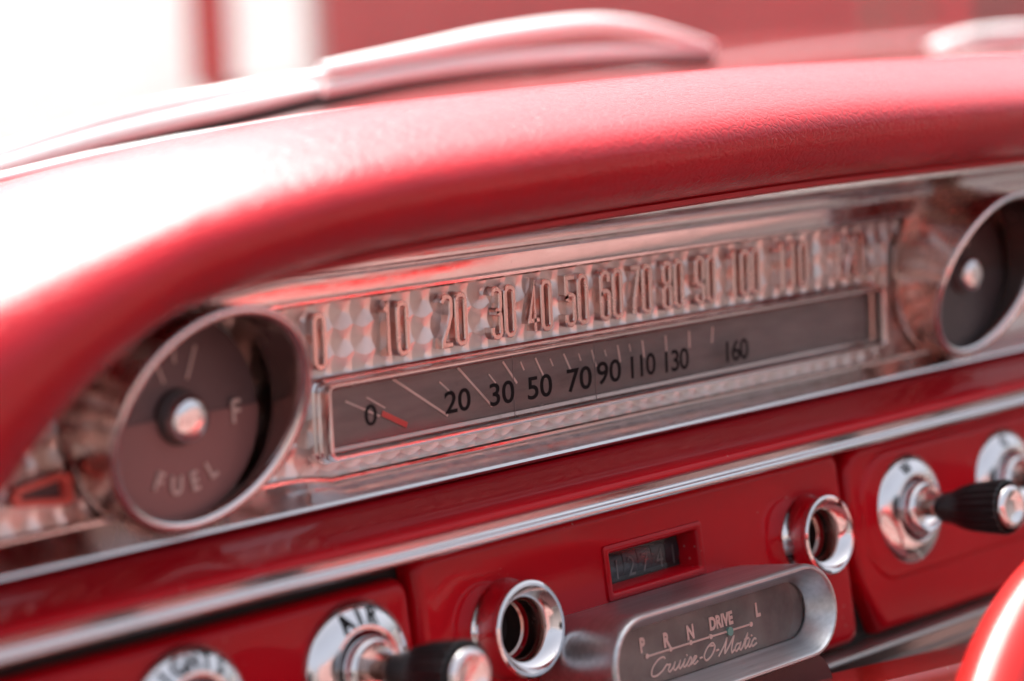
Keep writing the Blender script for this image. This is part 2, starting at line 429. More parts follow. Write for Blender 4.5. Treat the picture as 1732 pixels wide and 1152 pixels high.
# ledge below the instrument face
lp = [(1,-36.6),(-2.6,-36.8),(-3.6,-37.4),(-3.6,-38.4),(-4.2,-38.9),(-12.2,-42.6),(-13.6,-43.2),(-14.1,-44.2),(-13.4,-45.4),(-11,-46.2),(1,-46.2)]
rows = []
for i in range(75):
    x = -330+i*10.5
    up = 2.6*max(0, min(1, (-106-x)/5.0))
    rows.append([(x, y, z+(up if k < 5 else 0)) for k, (y, z) in enumerate(lp)])
MB().grid(rows, close_v=True).build('lower_moulding', OLDCHROME, dash, angle=24)
# painted shelf
bp = cr([(2,-46.6),(-12,-46.4),(-24,-48.0),(-36,-49.6),(-42,-50.6),(-45.2,-52.0),(-46.0,-54.2),(-44,-55.6),(-38,-56)], 5)
MB().grid([[(x, y, z) for y, z in bp] for x in range(-420, 721, 20)]).build('painted_shelf', PAINT, dash)
# chrome strip: flat upper facet and a round bead
ct = [(-40,-54.4),(-46.4,-54.4),(-47.3,-54.9),(-46.7,-57.8),(-47.2,-58.3)]+[(-47.4-1.7*math.sin(math.radians(a)), -59.9+1.7*math.cos(math.radians(a))) for a in range(10, 181, 17)]+[(-40,-62.0)]
MB().grid([[(x, y, z+(.8 if x < -110 else 0)*min(1, (-110-x)/60 if x < -110 else 0)) for y, z in ct] for x in range(-420, 721, 15)], close_v=True).build('chrome_strip', STRIPC, dash, angle=30)

# lower panels, leaning back 6.5 degrees
TILT = math.radians(6.5); TN = Vector((0, -math.cos(TILT), math.sin(TILT))); TU = Vector((0, math.sin(TILT), math.cos(TILT)))
T0 = Vector((0, -38, -97))
def LF(x, z, h): return T0 + Vector((x, 0, 0)) + TU*z + TN*h          # panel frame: x, up along panel, out of panel
def LI(u, v, h=0):                                                   # pixel -> (x, z) in the panel frame at height h
    p = PP(u, v, T0+TN*h, TN); d = p-T0-TN*h; return d.x, d.dot(TU)
def rrect(x0, x1, z0, z1, r, n=6):
    out = []
    for cx, cz, a in ((x1-r, z1-r, 0), (x0+r, z1-r, 90), (x0+r, z0+r, 180), (x1-r, z0+r, 270)): out += arc(cx, cz, r, r, a, a+90, n)
    return out
def plate_mb(outline_fn, hs, back=8):       # outline_fn(inset) -> 2D outline ; hs = [(inset, h)]
    mb = MB(); rows = [[LF(x, z, h) for x, z in outline_fn(ins)] for ins, h in hs]
    k = len(mb.v); mb.grid(rows, close_v=True); n = len(rows[0])
    mb.f.append(tuple(k+n*(len(rows)-1)+i for i in range(n))); mb.f.append(tuple(reversed(range(k, k+n)))); return mb
edge = [(0,-9),(0,-4.5),(.4,-2.6),(1.5,-1.0),(3.0,-.25),(4.6,0)]
left = plate_mb(lambda i: rrect(-420+i, -94-i, -49+i, 27.5-i, 5.5), edge).build('switch_panel', PAINT, dash, angle=50)
mid = plate_mb(lambda i: rrect(-91.2+i, 160-i, -49+i, 33.5-i, 5.5), edge).build('centre_panel', PAINT, dash, angle=50)
def right_outline(i):
    return [(164+i,-12),(166+i,-25),(172+i,-38),(176+i,-49+i)]+[(720-i,-49+i),(720-i,33-i)]+[(174+i*.6,33-i),(167+i*.8,30-i*.8),(164+i,23)]
right = plate_mb(right_outline, edge).build('side_panel', PAINT, dash, angle=50)
# a raised plateau round the right-hand knobs
plate_mb(lambda i: rrect(172+i, 700-i, -27+i, 27-i, 22-i*.5, 10), [(-2.5,-1),(-1.4,.2),(0,.9),(1.6,1.35),(3,1.45)]).build('raised_boss', PAINT, dash, angle=60)
MB().add([LF(x, z, -9.5) for x, z in ((-420,-52),(720,-52),(720,42),(-420,42))], [(0,1,2,3)]).build('backing', DARK, dash)
# holes: odometer window and two sockets
def cut(o, cutters):
    for cmb in cutters:
        me = cmb.mesh('cut', OFF[dash][0], False); co = bpy.data.objects.new('cut', me); COL.objects.link(co); co.parent = dash
        mod = o.modifiers.new('cut', 'BOOLEAN'); mod.operation = 'DIFFERENCE'; mod.object = co; mod.solver = 'EXACT'
        bpy.context.view_layer.update()
        new = bpy.data.meshes.new_from_object(o.evaluated_get(bpy.context.evaluated_depsgraph_get()))
        o.modifiers.clear(); o.data = new; bpy.data.objects.remove(co)
def rbox(x0, x1, z0, z1, h0, h1):
    return MB().add([LF(x, z, h) for h in (h0, h1) for x, z in ((x0,z0),(x1,z0),(x1,z1),(x0,z1))], [(0,3,2,1),(4,5,6,7),(0,1,5,4),(1,2,6,5),(2,3,7,6),(3,0,4,7)])
def rcyl(x, z, r, h0, h1, n=40):
    c = [(x+r*math.cos(2*math.pi*k/n), z+r*math.sin(2*math.pi*k/n)) for k in range(n)]
    return MB().add([LF(a, b, h) for h in (h0, h1) for a, b in c], [tuple(range(n)), tuple(range(2*n-1, n-1, -1))]+[(k, (k+1) % n, n+(k+1) % n, n+k) for k in range(n)])
ox0, oz1 = LI(1020, 929); ox1, oz0 = LI(1190, 966)
SOCK = [(-49.0, -.5, 17.5), (132.5, 1.5, 16.2)]
cut(mid, [rbox(ox0+2, ox1-2, oz0+2, oz1-2, -12, 3)]+[rcyl(x, z, r*.62, -12, 3) for x, z, r in SOCK])
# silver moulding and grey panel under the red panels
sp = [(-38,-147.5),(-44,-147.8),(-47,-149),(-47.6,-150.4),(-46.2,-151.8),(-44.6,-152.4),(-44.6,-157),(-45.6,-157.8),(-47.0,-158.6),(-47.0,-160),(-44,-161),(-38,-161)]
MB().prism(sp, [x*20.0 for x in range(-20, 37)], 0).build('silver_moulding', SILVER, dash, angle=30)
MB().grid([[(x, y, z) for y, z in ((-40,-160.5),(-43,-163),(-46,-190),(-40,-260),(-10,-330))] for x in range(-420, 721, 60)]).build('lower_panel', GREYP, dash)
# ------------------------------------------------------------------ speedometer
spd = thing('speedometer', 'long strip speedometer with raised metal mph numerals on swirled metal', 'speedometer', (60, 0, -40))
MB().box(-330, 470, 0.4, 3, -37.2, 27).build('face_plate', DAMA, spd, 'engine-turned metal face with swirl pattern', bevel=0)
def stroke_digit(ch):
    W, H, r = 4.6, 18.4, 2.3           # centre-line box
    if ch == '0': return [(arc(W/2, H-r, r, r, 180, 0)+arc(W/2, r, r, r, 0, -180), True)]
    if ch == '1': return [([(.9, H-2.0),(2.3, H-.2),(2.3, 0)], False)]
    if ch == '2': return [(arc(W/2, H-r, r, r, 180, -8)+[(W-.2, H*.62),(W*.55, H*.36),(.1, 2.0),(.1, .2),(W, .2)], False)]
    if ch == '3': return [(arc(W/2, H-r, r, r, 180, 0)+[(W, H*.66),(W-.5, H*.56),(W/2-.2, H*.515)], False), ([(W/2-.2, H*.515),(W-.4, H*.47),(W, H*.38)]+arc(W/2, r, r, r, 0, -180)+[(0, r+1.6)], False)]
    if ch == '4': return [([(W*.62, 0),(W*.62, H),(0, H*.28),(0, H*.22),(W+.6, H*.22)], False)]
    if ch == '5': return [([(W, H),(.3, H),(.3, H*.56)]+arc(W/2, H*.56-.2, r, 1.7, 170, 0)+arc(W/2, r, r, r, 0, -180)+[(0, r+1.8)], False)]
    if ch == '6': return [([(W, H-r-1.4)]+arc(W/2, H-r, r, r, 0, 180)+arc(W/2, r, r, r, 180, 360)+arc(W/2, H*.5, r, 1.9, 0, 180), False)]
    if ch == '7': return [([(0, H),(W, H),(W, H*.88),(W*.42, H*.3),(W*.36, 0)], False)]
    if ch == '8': return [(arc(W/2, H-r, r*.92, r, 180, 0)+[(W-.3, H*.6),(W*.62, H*.515),(W-.1, H*.42)]+arc(W/2, r, r, r, 0, -180)+[(.1, H*.42),(W*.38, H*.515),(.3, H*.6)], True)]
    if ch == '9': return [([(0, r+1.4)]+arc(W/2, r, r, r, 180, 360)+arc(W/2, H-r, r, r, 0, 180)+arc(W/2, H*.5, r, 1.9, 180, 360), False)]
for n_, u in zip(range(0, 121, 10), (543, 671, 770, 853, 915, 977, 1036, 1086, 1140, 1195, 1262, 1343, 1438)):
    s_ = str(n_); k = len(s_); adv = 7.4; cx = P(u, 540-(u-866)*.17, -3.4).x
    mb = MB()
    for i, ch in enumerate(s_):
        x0 = cx-(k*adv)/2+i*adv+(adv-4.6)/2
        for pts, cl in stroke_digit(ch): ribbon(mb, pts, 2.15, 0.9, -3.4, lambda x, z, y, x0=x0: (x0+x, y, 2.7+z), cl)
    mb.build('numeral', NUMM, spd, smooth=True, angle=30)
# window: a box frame standing proud of the plate
wl = PP(557, 713, (0, -9.5, -17), (0, -1, 0)).x; wr = PP(1499, 534, (0, -9.5, -17), (0, -1, 0)).x
ZT, ZB = -2.6, -30.2
def wframe(ins, y, r, dz=0): return [(x, y, z) for x, z in rrect(wl+ins, wr-ins, ZB+ins+dz, ZT-ins+dz, max(.4, r-ins), 5)]
fr = [(-1.8,.5,3.6),(-1.8,-3.0,3.6),(-1.0,-3.6,3.6),(-1.0,-5.0,3.6),(-.4,-5.6,3.6),(-.4,-8.0,3.2),(0,-9.0,3.2),(.6,-9.7,3.2),(1.2,-9.7,3.2),(1.7,-9.2,3.2),(1.9,-8.2,3.2)]
wf = MB().grid([wframe(i, y, r) for i, y, r in fr], close_v=True).build('window_frame', OLDCHROME, spd, 'bright metal frame round the km/h strip', angle=28)
MB().grid([wframe(i, y, 3.2) for i, y in ((1.9,-8.2),(2.1,-4.0),(3.4,-3.4),(3.4,-.6))], close_v=True).build('inner_bezel', DARKCH, wf, angle=28)
MB().add([(wl+3, -.7, ZB+3), (wr-3, -.7, ZB+3), (wr-3, -.7, ZT-3), (wl+3, -.7, ZT-3)], [(0,1,2,3)]).build('scale_plate', SCALE, spd)
GY = -7.0
MB().add([(wl+1.9, GY, ZB+1.9), (wr-1.9, GY, ZB+1.9), (wr-1.9, GY, ZT-1.9), (wl+1.9, GY, ZT-1.9)], [(0,1,2,3)]).build('window_glass', GLASS, spd)
for n_, u, v, h in (('0',628,702,37),('20',775,678,39),('30',850,665,39),('50',914,654,39),('70',981,641,40),('90',1031,629,39),('110',1089,618,38),('130',1146,609,37),('160',1248,592,36)):
    p = P(u, v, GY-.4); d = (p*mm-CP).dot(CF); three = len(n_) == 3
    me = text_mesh(n_, h/FPX*d*1000*1.0, lambda x, z, h_: (p.x+x-60, GY-.12-h_, p.z+z+40), .08, 1.02 if three else 1.2, name='number_sticker', bold=.012, spacing=.9 if three else 1.0)
    obj('number_sticker', me, BLACKP, spd)
def tick(a, b, wd, M=IVORY, name='tick', y=-.75):
    pa, pb = P(*a, y), P(*b, y)
    mb = MB(); ribbon(mb, [(pa.x, pa.z), (pb.x, pb.z)], wd, y, y-.25, lambda x, z, yy: (x, yy, z)); mb.build(name, M, spd, smooth=False)
for a, b, wd in (((584,679),(642,704),.8),((619,672),(651,690),.6),((664,641),(757,703),1.0),((743,646),(761,663),.7),((774,622),(832,687),1.0),((826,633),(838,648),.7),
                 ((850,612),(874,648),1.0),((880,612),(886,626),.7),((905,606),(921,640),.9),((930,607),(935,619),.7),((953,599),(966,628),.9),((978,598),(982,610),.7),((1000,592),(1008,620),.8),((1022,592),(1025,602),.6),
                 ((1044,584),(1049,612),.8),((1064,582),(1066,594),.6),((1086,576),(1089,604),.8),((1125,568),(1127,596),.8),((1165,560),(1166,588),.8),((1205,553),(1204,580),.8)):
    tick(a, b, wd)
tick((646,699), (688,719), 2.1, NEEDLE, 'needle', -1.3)
for u in (868, 1007):                        # film joints on the glass
    p = P(u, 640, GY); MB().box(p.x-.16, p.x+.16, GY-.2, GY-.05, ZB+2.2, ZT-2.2).build('film_edge', FILM, spd)
p = P(1487, 603, -1); MB().lathe([(0,1.0),(1.6,1.0),(2.2,.5),(2.3,-1)], 16, (p.x, 0, p.z)).build('screw', DARKCH, spd)

# ------------------------------------------------------------------ round gauges
def gauge(name, label, x, z, xb, letters, upper=DIAL, lower=DIALRED):
    g = thing(name, label, 'gauge', (x, 0, z))
    A = math.radians(22); R = 40.2; N = 72
    def ring(r, h, k):           # k 0 = base circle on the plate, 1 = canted front circle, h = extra along the canted normal
        out = []
        for i in range(N):
            a = 2*math.pi*i/N; ca, sa = math.cos(a), math.sin(a)
            b = Vector((xb+r*ca, -.6, z+r*sa)); f = Vector((x+r*ca, -30-r*sa*math.sin(A), z+r*sa*math.cos(A))) + Vector((0, -math.cos(A), -math.sin(A)))*h
            out.append(b.lerp(f, k))
        return out
    MB().grid([ring(41.5,0,0),ring(41.0,0,.08),ring(40.0,0,.12),ring(39.3,0,.5),ring(39.2,-1,1)], close_v=True).build('shroud', COPPERY, g, 'smoky tube that reaches further out at its top', angle=40)
    MB().grid([ring(39.2,-1.0,1),ring(40.2,-.6,1),ring(40.9,.4,1),ring(41.0,1.4,1),ring(40.3,2.2,1),ring(39.2,2.4,1),ring(38.0,1.9,1),ring(37.3,.8,1),ring(37.2,-1,1)], close_v=True).build('bezel_ring', CHROME, g, 'bright rounded rim', angle=60)
    MB().grid([ring(37.2,-1,1),ring(37.0,0,.8),ring(36.8,0,.1)], close_v=True).build('inner_wall', DARKCH, g, angle=40)
    n = 60; y = -11.0
    xd = xb-1.5; up = [(xd+34.2*math.cos(math.pi*i/n), z-1+34.2*math.sin(math.pi*i/n)) for i in range(n+1)]
    lo = [(xd+34.2*math.cos(-math.pi*i/n), z-1+34.2*math.sin(-math.pi*i/n)) for i in range(n+1)]
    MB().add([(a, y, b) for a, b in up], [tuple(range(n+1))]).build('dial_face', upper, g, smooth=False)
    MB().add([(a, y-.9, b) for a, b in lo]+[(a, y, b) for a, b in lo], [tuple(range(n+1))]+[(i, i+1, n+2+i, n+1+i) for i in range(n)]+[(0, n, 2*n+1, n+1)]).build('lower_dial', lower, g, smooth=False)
    for a in (112, 90, 68):
        ca, sa = math.cos(math.radians(a)), math.sin(math.radians(a)); mb = MB(); r0, r1 = (13, 24.5) if a != 90 else (18, 24.5)
        ribbon(mb, [(xd+r0*ca, z-1+r0*sa), (xd+r1*ca, z-1+r1*sa)], .9, y-.1, y-.5, lambda X, Z, Y: (X, Y, Z)); mb.build('tick', IVORY, g, smooth=False)
    for ch, ang, r, rot, h in letters:
        ca, sa = math.cos(math.radians(ang)), math.sin(math.radians(ang)); ro = math.radians(rot); px_, pz_ = xd+r*ca, z-1+r*sa
        def fr_(X, Z, H): return (px_+X*math.cos(ro)-Z*math.sin(ro)-x, y-1.0-H, pz_+X*math.sin(ro)+Z*math.cos(ro)-z)
        obj('letter', text_mesh(ch, h, fr_, .8, .8, name='letter', bold=.012), IVORY, g)
    MB().lathe([(9.6,11.0),(9.5,12.4),(9.0,13.0),(6,13.2)], 48, (xd, 0, z-1)).build('hub_collar', HUBD, g)
    MB().lathe([(7.6,13.0),(7.9,16.5),(7.5,18.2),(6.4,19.2),(3.4,19.8),(0.01,20.0)], 48, (xd, 0, z-1)).build('hub_cap', CHROME, g)
    return g
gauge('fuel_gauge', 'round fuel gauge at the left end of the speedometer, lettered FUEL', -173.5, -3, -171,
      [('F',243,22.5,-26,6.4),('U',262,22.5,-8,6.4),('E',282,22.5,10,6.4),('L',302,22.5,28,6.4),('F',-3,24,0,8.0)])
gauge('temperature_gauge', 'round gauge at the right end of the speedometer, cut by the frame edge', 286, -2, 292,
      [('C',196,24,0,7.5)], HUBD, NIGHT)

# indicator lamp at far left
il = thing('indicator_lamp', 'small red framed wedge-shaped indicator lamp left of the fuel gauge', 'indicator', (-225, 0, -20))
q = [P(u, v, -1.5) for u, v in ((14,846),(24,826),(100,797),(118,800),(121,846),(112,854),(22,858))]
qi = [P(u, v, -1.5) for u, v in ((28,843),(34,834),(96,812),(104,814),(106,838),(102,841),(34,845))]
n = len(q)
MB().grid([[(p.x, .3, p.z) for p in q], [(p.x, -2.6, p.z) for p in q], [(p.x*.93+b.x*.07, -3.2, p.z*.93+b.z*.07) for p, b in zip(q, qi)], [(b.x*.9+p.x*.1, -3.2, b.z*.9+p.z*.1) for p, b in zip(q, qi)], [(b.x, -2.6, b.z) for b in qi], [(b.x, 0, b.z) for b in qi]], close_v=True).build('lamp_frame', REDPL, il, angle=30)
MB().add([(b.x, -.2, b.z) for b in qi], [tuple(range(n))]).build('lens', DIAL, il, smooth=False)

# ------------------------------------------------------------------ knobs, sockets
ROTL = (-TILT, 0, 0)
def tilt_rot(): return Matrix.Rotation(-TILT, 4, 'X').to_euler()
_kn = {}
def kmesh(key, fn):
    if key not in _kn: _kn[key] = fn()
    return _kn[key]
def flute(a, h): return 1.0 if h < 24 else 1+.035*math.cos(22*a)*min(1, (h-24)/6)
def arc_text(txt, r, h, slope, size, parent, M, a_mid=92, step=None):
    step = step or math.degrees(size*.98/r)
    for i, ch in enumerate(txt):
        a = math.radians(a_mid - (i-(len(txt)-1)/2)*step); ca, sa = math.cos(a), math.sin(a)
        def fr_(X, Z, H):
            rr = r+Z; return (rr*ca+X*sa, -(h-Z*slope)-H, rr*sa-X*ca)
        obj('letter', text_mesh(ch, size, fr_, .05, .8, name='letter', bold=.015), M, parent)
def knob(x, z, ln, label, txt, a_mid=92, size=5.4, M=None):
    c = LF(x, z, 0)
    k = thing('control_knob', label, 'knob', c, tilt_rot(), 'pull knobs on the lower dash')
    b = obj('bezel_plate', kmesh('b', lambda: MB().lathe([(24,-.3),(24.2,.8),(23.7,1.8),(22.4,2.9),(20.4,4.1),(18,5.1),(15.6,5.8),(14.6,6.0),(13.9,5.7),(13.6,4.6),(13.5,1.5)], 64).mesh('bezel_plate')), CHROME, k)
    arc_text(txt, 19.0, 5.35, .40, size, b, BLACKP, a_mid)
    obj('collar', kmesh('c', lambda: MB().lathe([(12.0,1.4),(12.0,8.5),(11.2,10.2),(10.2,10.8),(9.2,10.4),(8.2,8.2),(6.5,6.6),(3.8,6.4)], 56).mesh('collar')), CHROME, k)
    obj('shaft', kmesh('s%d' % ln, lambda: MB().lathe([(3.8,6.0),(3.8,ln-30)], 24).mesh('shaft')), DARKCH, k)
    o = obj('grip', kmesh('g', lambda: MB().lathe([(0.01,14),(5.4,14.2),(6.2,15.2),(6.6,18),(7.4,22),(9.2,26.5),(10.2,32),(10.9,40),(11.4,47),(11.3,48.2),(10.6,48.8)], 132, flute=flute).mesh('grip')), BLACK, k)
    e = obj('end_cap', kmesh('e', lambda: MB().lathe([(9.4,48.2),(9.3,49.6),(8.7,50.6),(7.2,51.4),(6.6,51.3),(5.2,50.5),(2.5,50.0),(0.01,49.9)], 56).mesh('end_cap')), CHROME, k)
    for q in (o, e): q.location.y = -(ln-50)*mm
    return k
kx1, kz1 = LI(601, 1103); kx0, kz0 = LI(316, 1180); kx2, kz2 = LI(1536, 862); kx3 = kx2+76
knob(kx0, 0.5, 50, 'leftmost pull knob, only the top of its chrome plate in view, lettered LIGHTS', 'LIGHTS', 98, 6.2)
knob(kx1, 0.5, 55, 'pull knob with chrome plate lettered AIR and black fluted grip', 'AIR', 92, 6.6)
knob(kx2, 0.5, 53, 'black fluted pull knob on chrome plate, right of the empty sockets', 'W', 104, 5.2)
knob(kx3, 0.5, 50, 'rightmost pull knob, its chrome plate half cut by the frame edge', 'O', 100, 5.0)
for i, (x, z, r) in enumerate(SOCK):
    k = r/17.5
    s_ = thing('chrome_socket', ('empty chrome-rimmed socket beside the AIR knob' if i == 0 else 'empty chrome-rimmed socket between odometer window and right-hand knob'), 'socket', LF(x, z, 0), tilt_rot(), 'chrome sockets in the lower dash')
    o1 = obj('rim', kmesh('r', lambda: MB().lathe([(18.6,-.3),(18.2,.8),(17.2,2.0),(16.8,9.0),(17.6,10.0),(18.0,11.2),(17.6,12.4),(16.8,12.9),(15.8,12.6),(15.2,11.6),(12.6,8.6),(11.8,8.4)], 64).mesh('rim')), CHROME, s_)
    o2 = obj('bore', kmesh('o', lambda: MB().lathe([(11.8,8.5),(11.2,7.6),(11.0,-2),(9.8,-2.6),(9.6,-10),(9.0,-10.4),(8.8,-18)], 56).mesh('bore')), DARKCH if i == 0 else CHROME, s_)
    o3 = obj('end_wall', kmesh('w', lambda: MB().lathe([(8.9,-17.5),(4,-17.8),(3.4,-16.5),(0.01,-16.4)], 40).mesh('end_wall')), DARK, s_)
    for q in (o1, o2, o3): q.scale = (k, k, k)

# ------------------------------------------------------------------ odometer window
od = thing('odometer', 'small recessed odometer window with dark number drums in red panel', 'odometer', LF((ox0+ox1)/2, oz0, 0))
def oframe(i, h): return [LF(x, z, h) for x, z in rrect(ox0+i, ox1-i, oz0+i, oz1-i, max(.3, 1.4-abs(i)*.3), 4)]
MB().grid([oframe(-1.2,-.3),oframe(-.9,.9),oframe(0,1.4),oframe(1.0,1.4),oframe(1.7,.9),oframe(2.4,-.5),oframe(3.2,-9.0)], close_v=True).build('frame', PAINT, od, angle=40)
nw = 6; wx0, wx1 = ox0+3.0, ox1-3.0; ww = (wx1-wx0)/nw; zc = (oz0+oz1)/2
for i in range(nw):
    xa, xb = wx0+i*ww+.25, wx0+(i+1)*ww-.25; rows = []
    for X in (xa, xb): rows.append([LF(X, zc+11*math.sin(a), -19.5+11*math.cos(a)) for a in [math.radians(-75+k*15) for k in range(11)]])
    dr = MB().grid(rows).build('number_drum', DRUM, od)
    ch = '012741'[i]; off = OFF[od][0]
    me = text_mesh(ch, 7.5, lambda X, Z, H, xm=(xa+xb)/2: LF(xm+X, zc-1.2+Z, -8.42+H)-off, .04, .85, name='digit')
    obj('digit', me, DIGIT, dr)
MB().add([LF(x, z, -8.2) for x, z in ((ox0+2.9,oz0+2.9),(ox1-2.9,oz0+2.9),(ox1-2.9,oz1-2.9),(ox0+2.9,oz1-2.9))], [(0,1,2,3)]).build('window_glass', CLEAR, od)

# ------------------------------------------------------------------ gear selector pod
HP = 40.0
a_ = LI(1040, 1125, HP); b_ = LI(1416, 1012, HP); tz = LI(1200, 1005, HP)[1]
pcx = (a_[0]+b_[0])/2; PH = (b_[0]-a_[0])/2; PR = 18.2; pcz = tz-PR
sel = thing('gear_selector', 'brushed aluminium gear selector pod with lettered oval window', 'gear selector', LF(pcx, pcz-PR, 10))
def stad(ins, h, dx=0, dz=0, n=18):
    L = PH-PR; R_ = PR-ins; out = []
    for cx, a in ((L, -90), (-L, 90)):
        out += [LF(pcx+cx+dx+R_*math.cos(math.radians(a+180*i/n)), pcz+dz+R_*math.sin(math.radians(a+180*i/n)), h) for i in range(n+1)]
    return out
MB().grid([stad(1.5,-.5),stad(.6,6),stad(0,20),stad(-.2,34),stad(-.3,HP-2.2),stad(0,HP-.8),stad(.7,HP),stad(1.6,HP)], close_v=True).build('housing', BRUSH, sel, 'brushed aluminium oval housing', angle=40)
MB().grid([stad(1.6,HP),stad(2.1,HP-.6),stad(2.4,HP-1.4),stad(6.6,HP-9.5),stad(7.0,HP-11)], close_v=True).build('inner_funnel', BRUSH, sel, angle=40)
HD = HP-10.6
MB().add(stad(6.8, HD-1.6), [tuple(range(38))]).build('dial_plate', SELD, sel, smooth=False)
MB().add(stad(6.9, HD), [tuple(range(38))]).build('window_glass', CLEAR, sel, smooth=False)
soff = OFF[sel][0]
def sel_text(ch, u, v, hpx, wd=.72, M=LETTER):
    x, z = LI(u, v, HD-1.4)
    obj('letter', text_mesh(ch, hpx, lambda X, Z, H: LF(x+X, z+Z, HD-1.5+H)-soff, .35, wd, name='letter', bold=.045), M, sel)
for ch, u, v, hh in (('P',1086,1091,5.6),('R',1127,1082,5.6),('N',1167,1069,5.6),('DRIVE',1219,1050,5.2),('L',1281,1031,5.6)): sel_text(ch, u, v, hh, .78)
def sel_stroke(pts2, wd, name='pointer_line', M=LETTER, h=.5):
    mb = MB(); ribbon(mb, pts2, wd, HD-1.55, HD-1.55+h, lambda x, z, hh: LF(x, z, hh)); mb.build(name, M, sel, smooth=False)
sel_stroke([LI(1098,1111,HD), LI(1274,1056,HD)], .75)
for u, v in ((1098,1110),(1138,1098),(1172,1087),(1206,1077),(1274,1056)):
    x, z = LI(u, v, HD); MB().add([LF(x+1.0*math.cos(k*.785), z+1.0*math.sin(k*.785), HD-.9) for k in range(8)]+[LF(x+1.0*math.cos(k*.785), z+1.0*math.sin(k*.785), HD-1.6) for k in range(8)], [tuple(range(8))]+[(k, (k+1) % 8, 8+(k+1) % 8, 8+k) for k in range(8)]).build('position_dot', LETTER, sel, smooth=False)
x, z = LI(1238, 1068, HD); MB().add([LF(x+1.7*math.cos(k*.3927), z+1.7*math.sin(k*.3927), h) for h in (HD-.6, HD-1.6) for k in range(16)], [tuple(range(16))]+[(k, (k+1) % 16, 16+(k+1) % 16, 16+k) for k in range(16)]).build('pointer', TEAL, sel, smooth=False)
script = [[(1.5,1.9),(1.2,2.2),(.6,2.0),(.1,1.1),(.2,.2),(.8,0),(1.4,.4),(1.7,.9),(1.85,1.1),(2.05,.95),(2.3,.95),(2.15,.3),(2.4,0),(2.7,.4),(2.85,1),(2.8,.3),(3.05,0),(3.4,.5),(3.5,1),(3.45,.3),(3.65,0),(3.9,.4),(4.05,1),(4.0,.3),(4.2,0),(4.45,.4),(4.75,1.1),(4.95,.5),(4.75,0),(4.5,.1)],
          [(4.9,.05),(5.3,.5),(5.5,.95),(5.25,1.0),(5.15,.4),(5.4,0),(5.8,.3)], [(5.95,.55),(6.3,.6)],
          [(7.2,2.1),(6.7,1.6),(6.5,.7),(6.9,0),(7.5,.5),(7.7,1.5),(7.3,2.1),(7.05,1.8),(7.5,1.7)], [(7.95,.9),(8.3,.95)],
          [(8.4,0),(8.9,1.2),(9.1,2.1),(9.1,.9),(9.2,.2),(9.7,1.3),(10.0,2.1),(9.95,.8),(10.1,0),(10.4,.3)],
          [(11.0,.9),(10.6,.95),(10.45,.4),(10.7,0),(11.0,.5),(11.1,.95),(11.05,.3),(11.25,0),(11.45,.4),(11.8,1.9),(11.7,.6),(11.85,0),(12.1,.4),(12.25,1),(12.2,.3),(12.4,0),(12.6,.4)],
          [(11.5,1.2),(12.1,1.3)], [(13.1,.85),(12.85,1.0),(12.6,.5),(12.8,0),(13.3,.3)], [(4.15,1.45),(4.25,1.55)], [(12.35,1.45),(12.45,1.55)]]
xa, za = LI(1104, 1147, HD); xe, ze = LI(1288, 1090, HD)
mb = MB()
for st in script:
    pts = cr(st, 5) if len(st) > 2 else st
    pts = [(xa+(x+z*.28)/13.6*(xe-xa), za+(ze-za)*x/13.6+z*2.75) for x, z in pts]
    ribbon(mb, pts, .72, HD-1.55, HD-1.15, lambda x, z, hh: LF(x, z, hh))
mb.build('script_lettering', LETTER, sel, smooth=False)
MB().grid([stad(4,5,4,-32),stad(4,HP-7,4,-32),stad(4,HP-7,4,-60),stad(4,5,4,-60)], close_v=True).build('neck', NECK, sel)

# ------------------------------------------------------------------ steering column cover and wheel
colm = thing('steering_column', 'chipped bright red steering column cover below the gear selector', 'steering column', (160, -100, -200))
p0 = P(1470, 1153, -100); p1 = P(1645, 1112, -100); dx = p1-p0
pf = [(-70,-2),(-96,-.5),(-99.2,0),(-100.4,-1.2),(-101,-4),(-103,-22),(-98,-60),(-70,-70)]
MB().grid([[(p0.x+dx.x*t_, y, p0.z+dx.z*t_+z-1.5) for y, z in pf] for t_ in [-.35+.1*i for i in range(24)]], close_v=True).build('cover', CHIP, colm, angle=50)
wheel = thing('steering_wheel', 'glossy red steering wheel rim at the lower right corner', 'steering wheel', (113, -271, -248))
TW = math.radians(24); Rw = 188
pts = []
for i in range(97):
    a = 2*math.pi*i/96; pts.append((113+Rw*math.cos(a), -271+Rw*math.sin(a)*math.sin(TW), -248+Rw*math.sin(a)*math.cos(TW)))
rows = []
WNv = Vector((0, -math.cos(TW), math.sin(TW)))
for i in range(96):
    p = Vector(pts[i]); rad = (p-Vector((113,-271,-248))).normalized()
    rows.append([p+rad*12.5*math.cos(t_)*(1+.0)+WNv*13.0*math.sin(t_) for t_ in [2*math.pi*j/24 for j in range(24)]])
MB().grid(rows, close_u=True, close_v=True).build('rim', WHEELP, wheel)
for s_ in (-1, 1):
    MB().tube([(113+s_*(30+i*16), -271+20-2.0*i, -248-4) for i in range(11)], [16-i*.6 for i in range(11)], sz=.5).build('spoke', WHEELP, wheel)
mb = MB().lathe([(42,-30),(44,0),(40,10),(25,16),(.01,18)], 48); mb.xf(Matrix.Translation((113,-259,-252)) @ Matrix.Rotation(-TW, 4, 'X')); mb.build('hub', WHEELP, wheel)

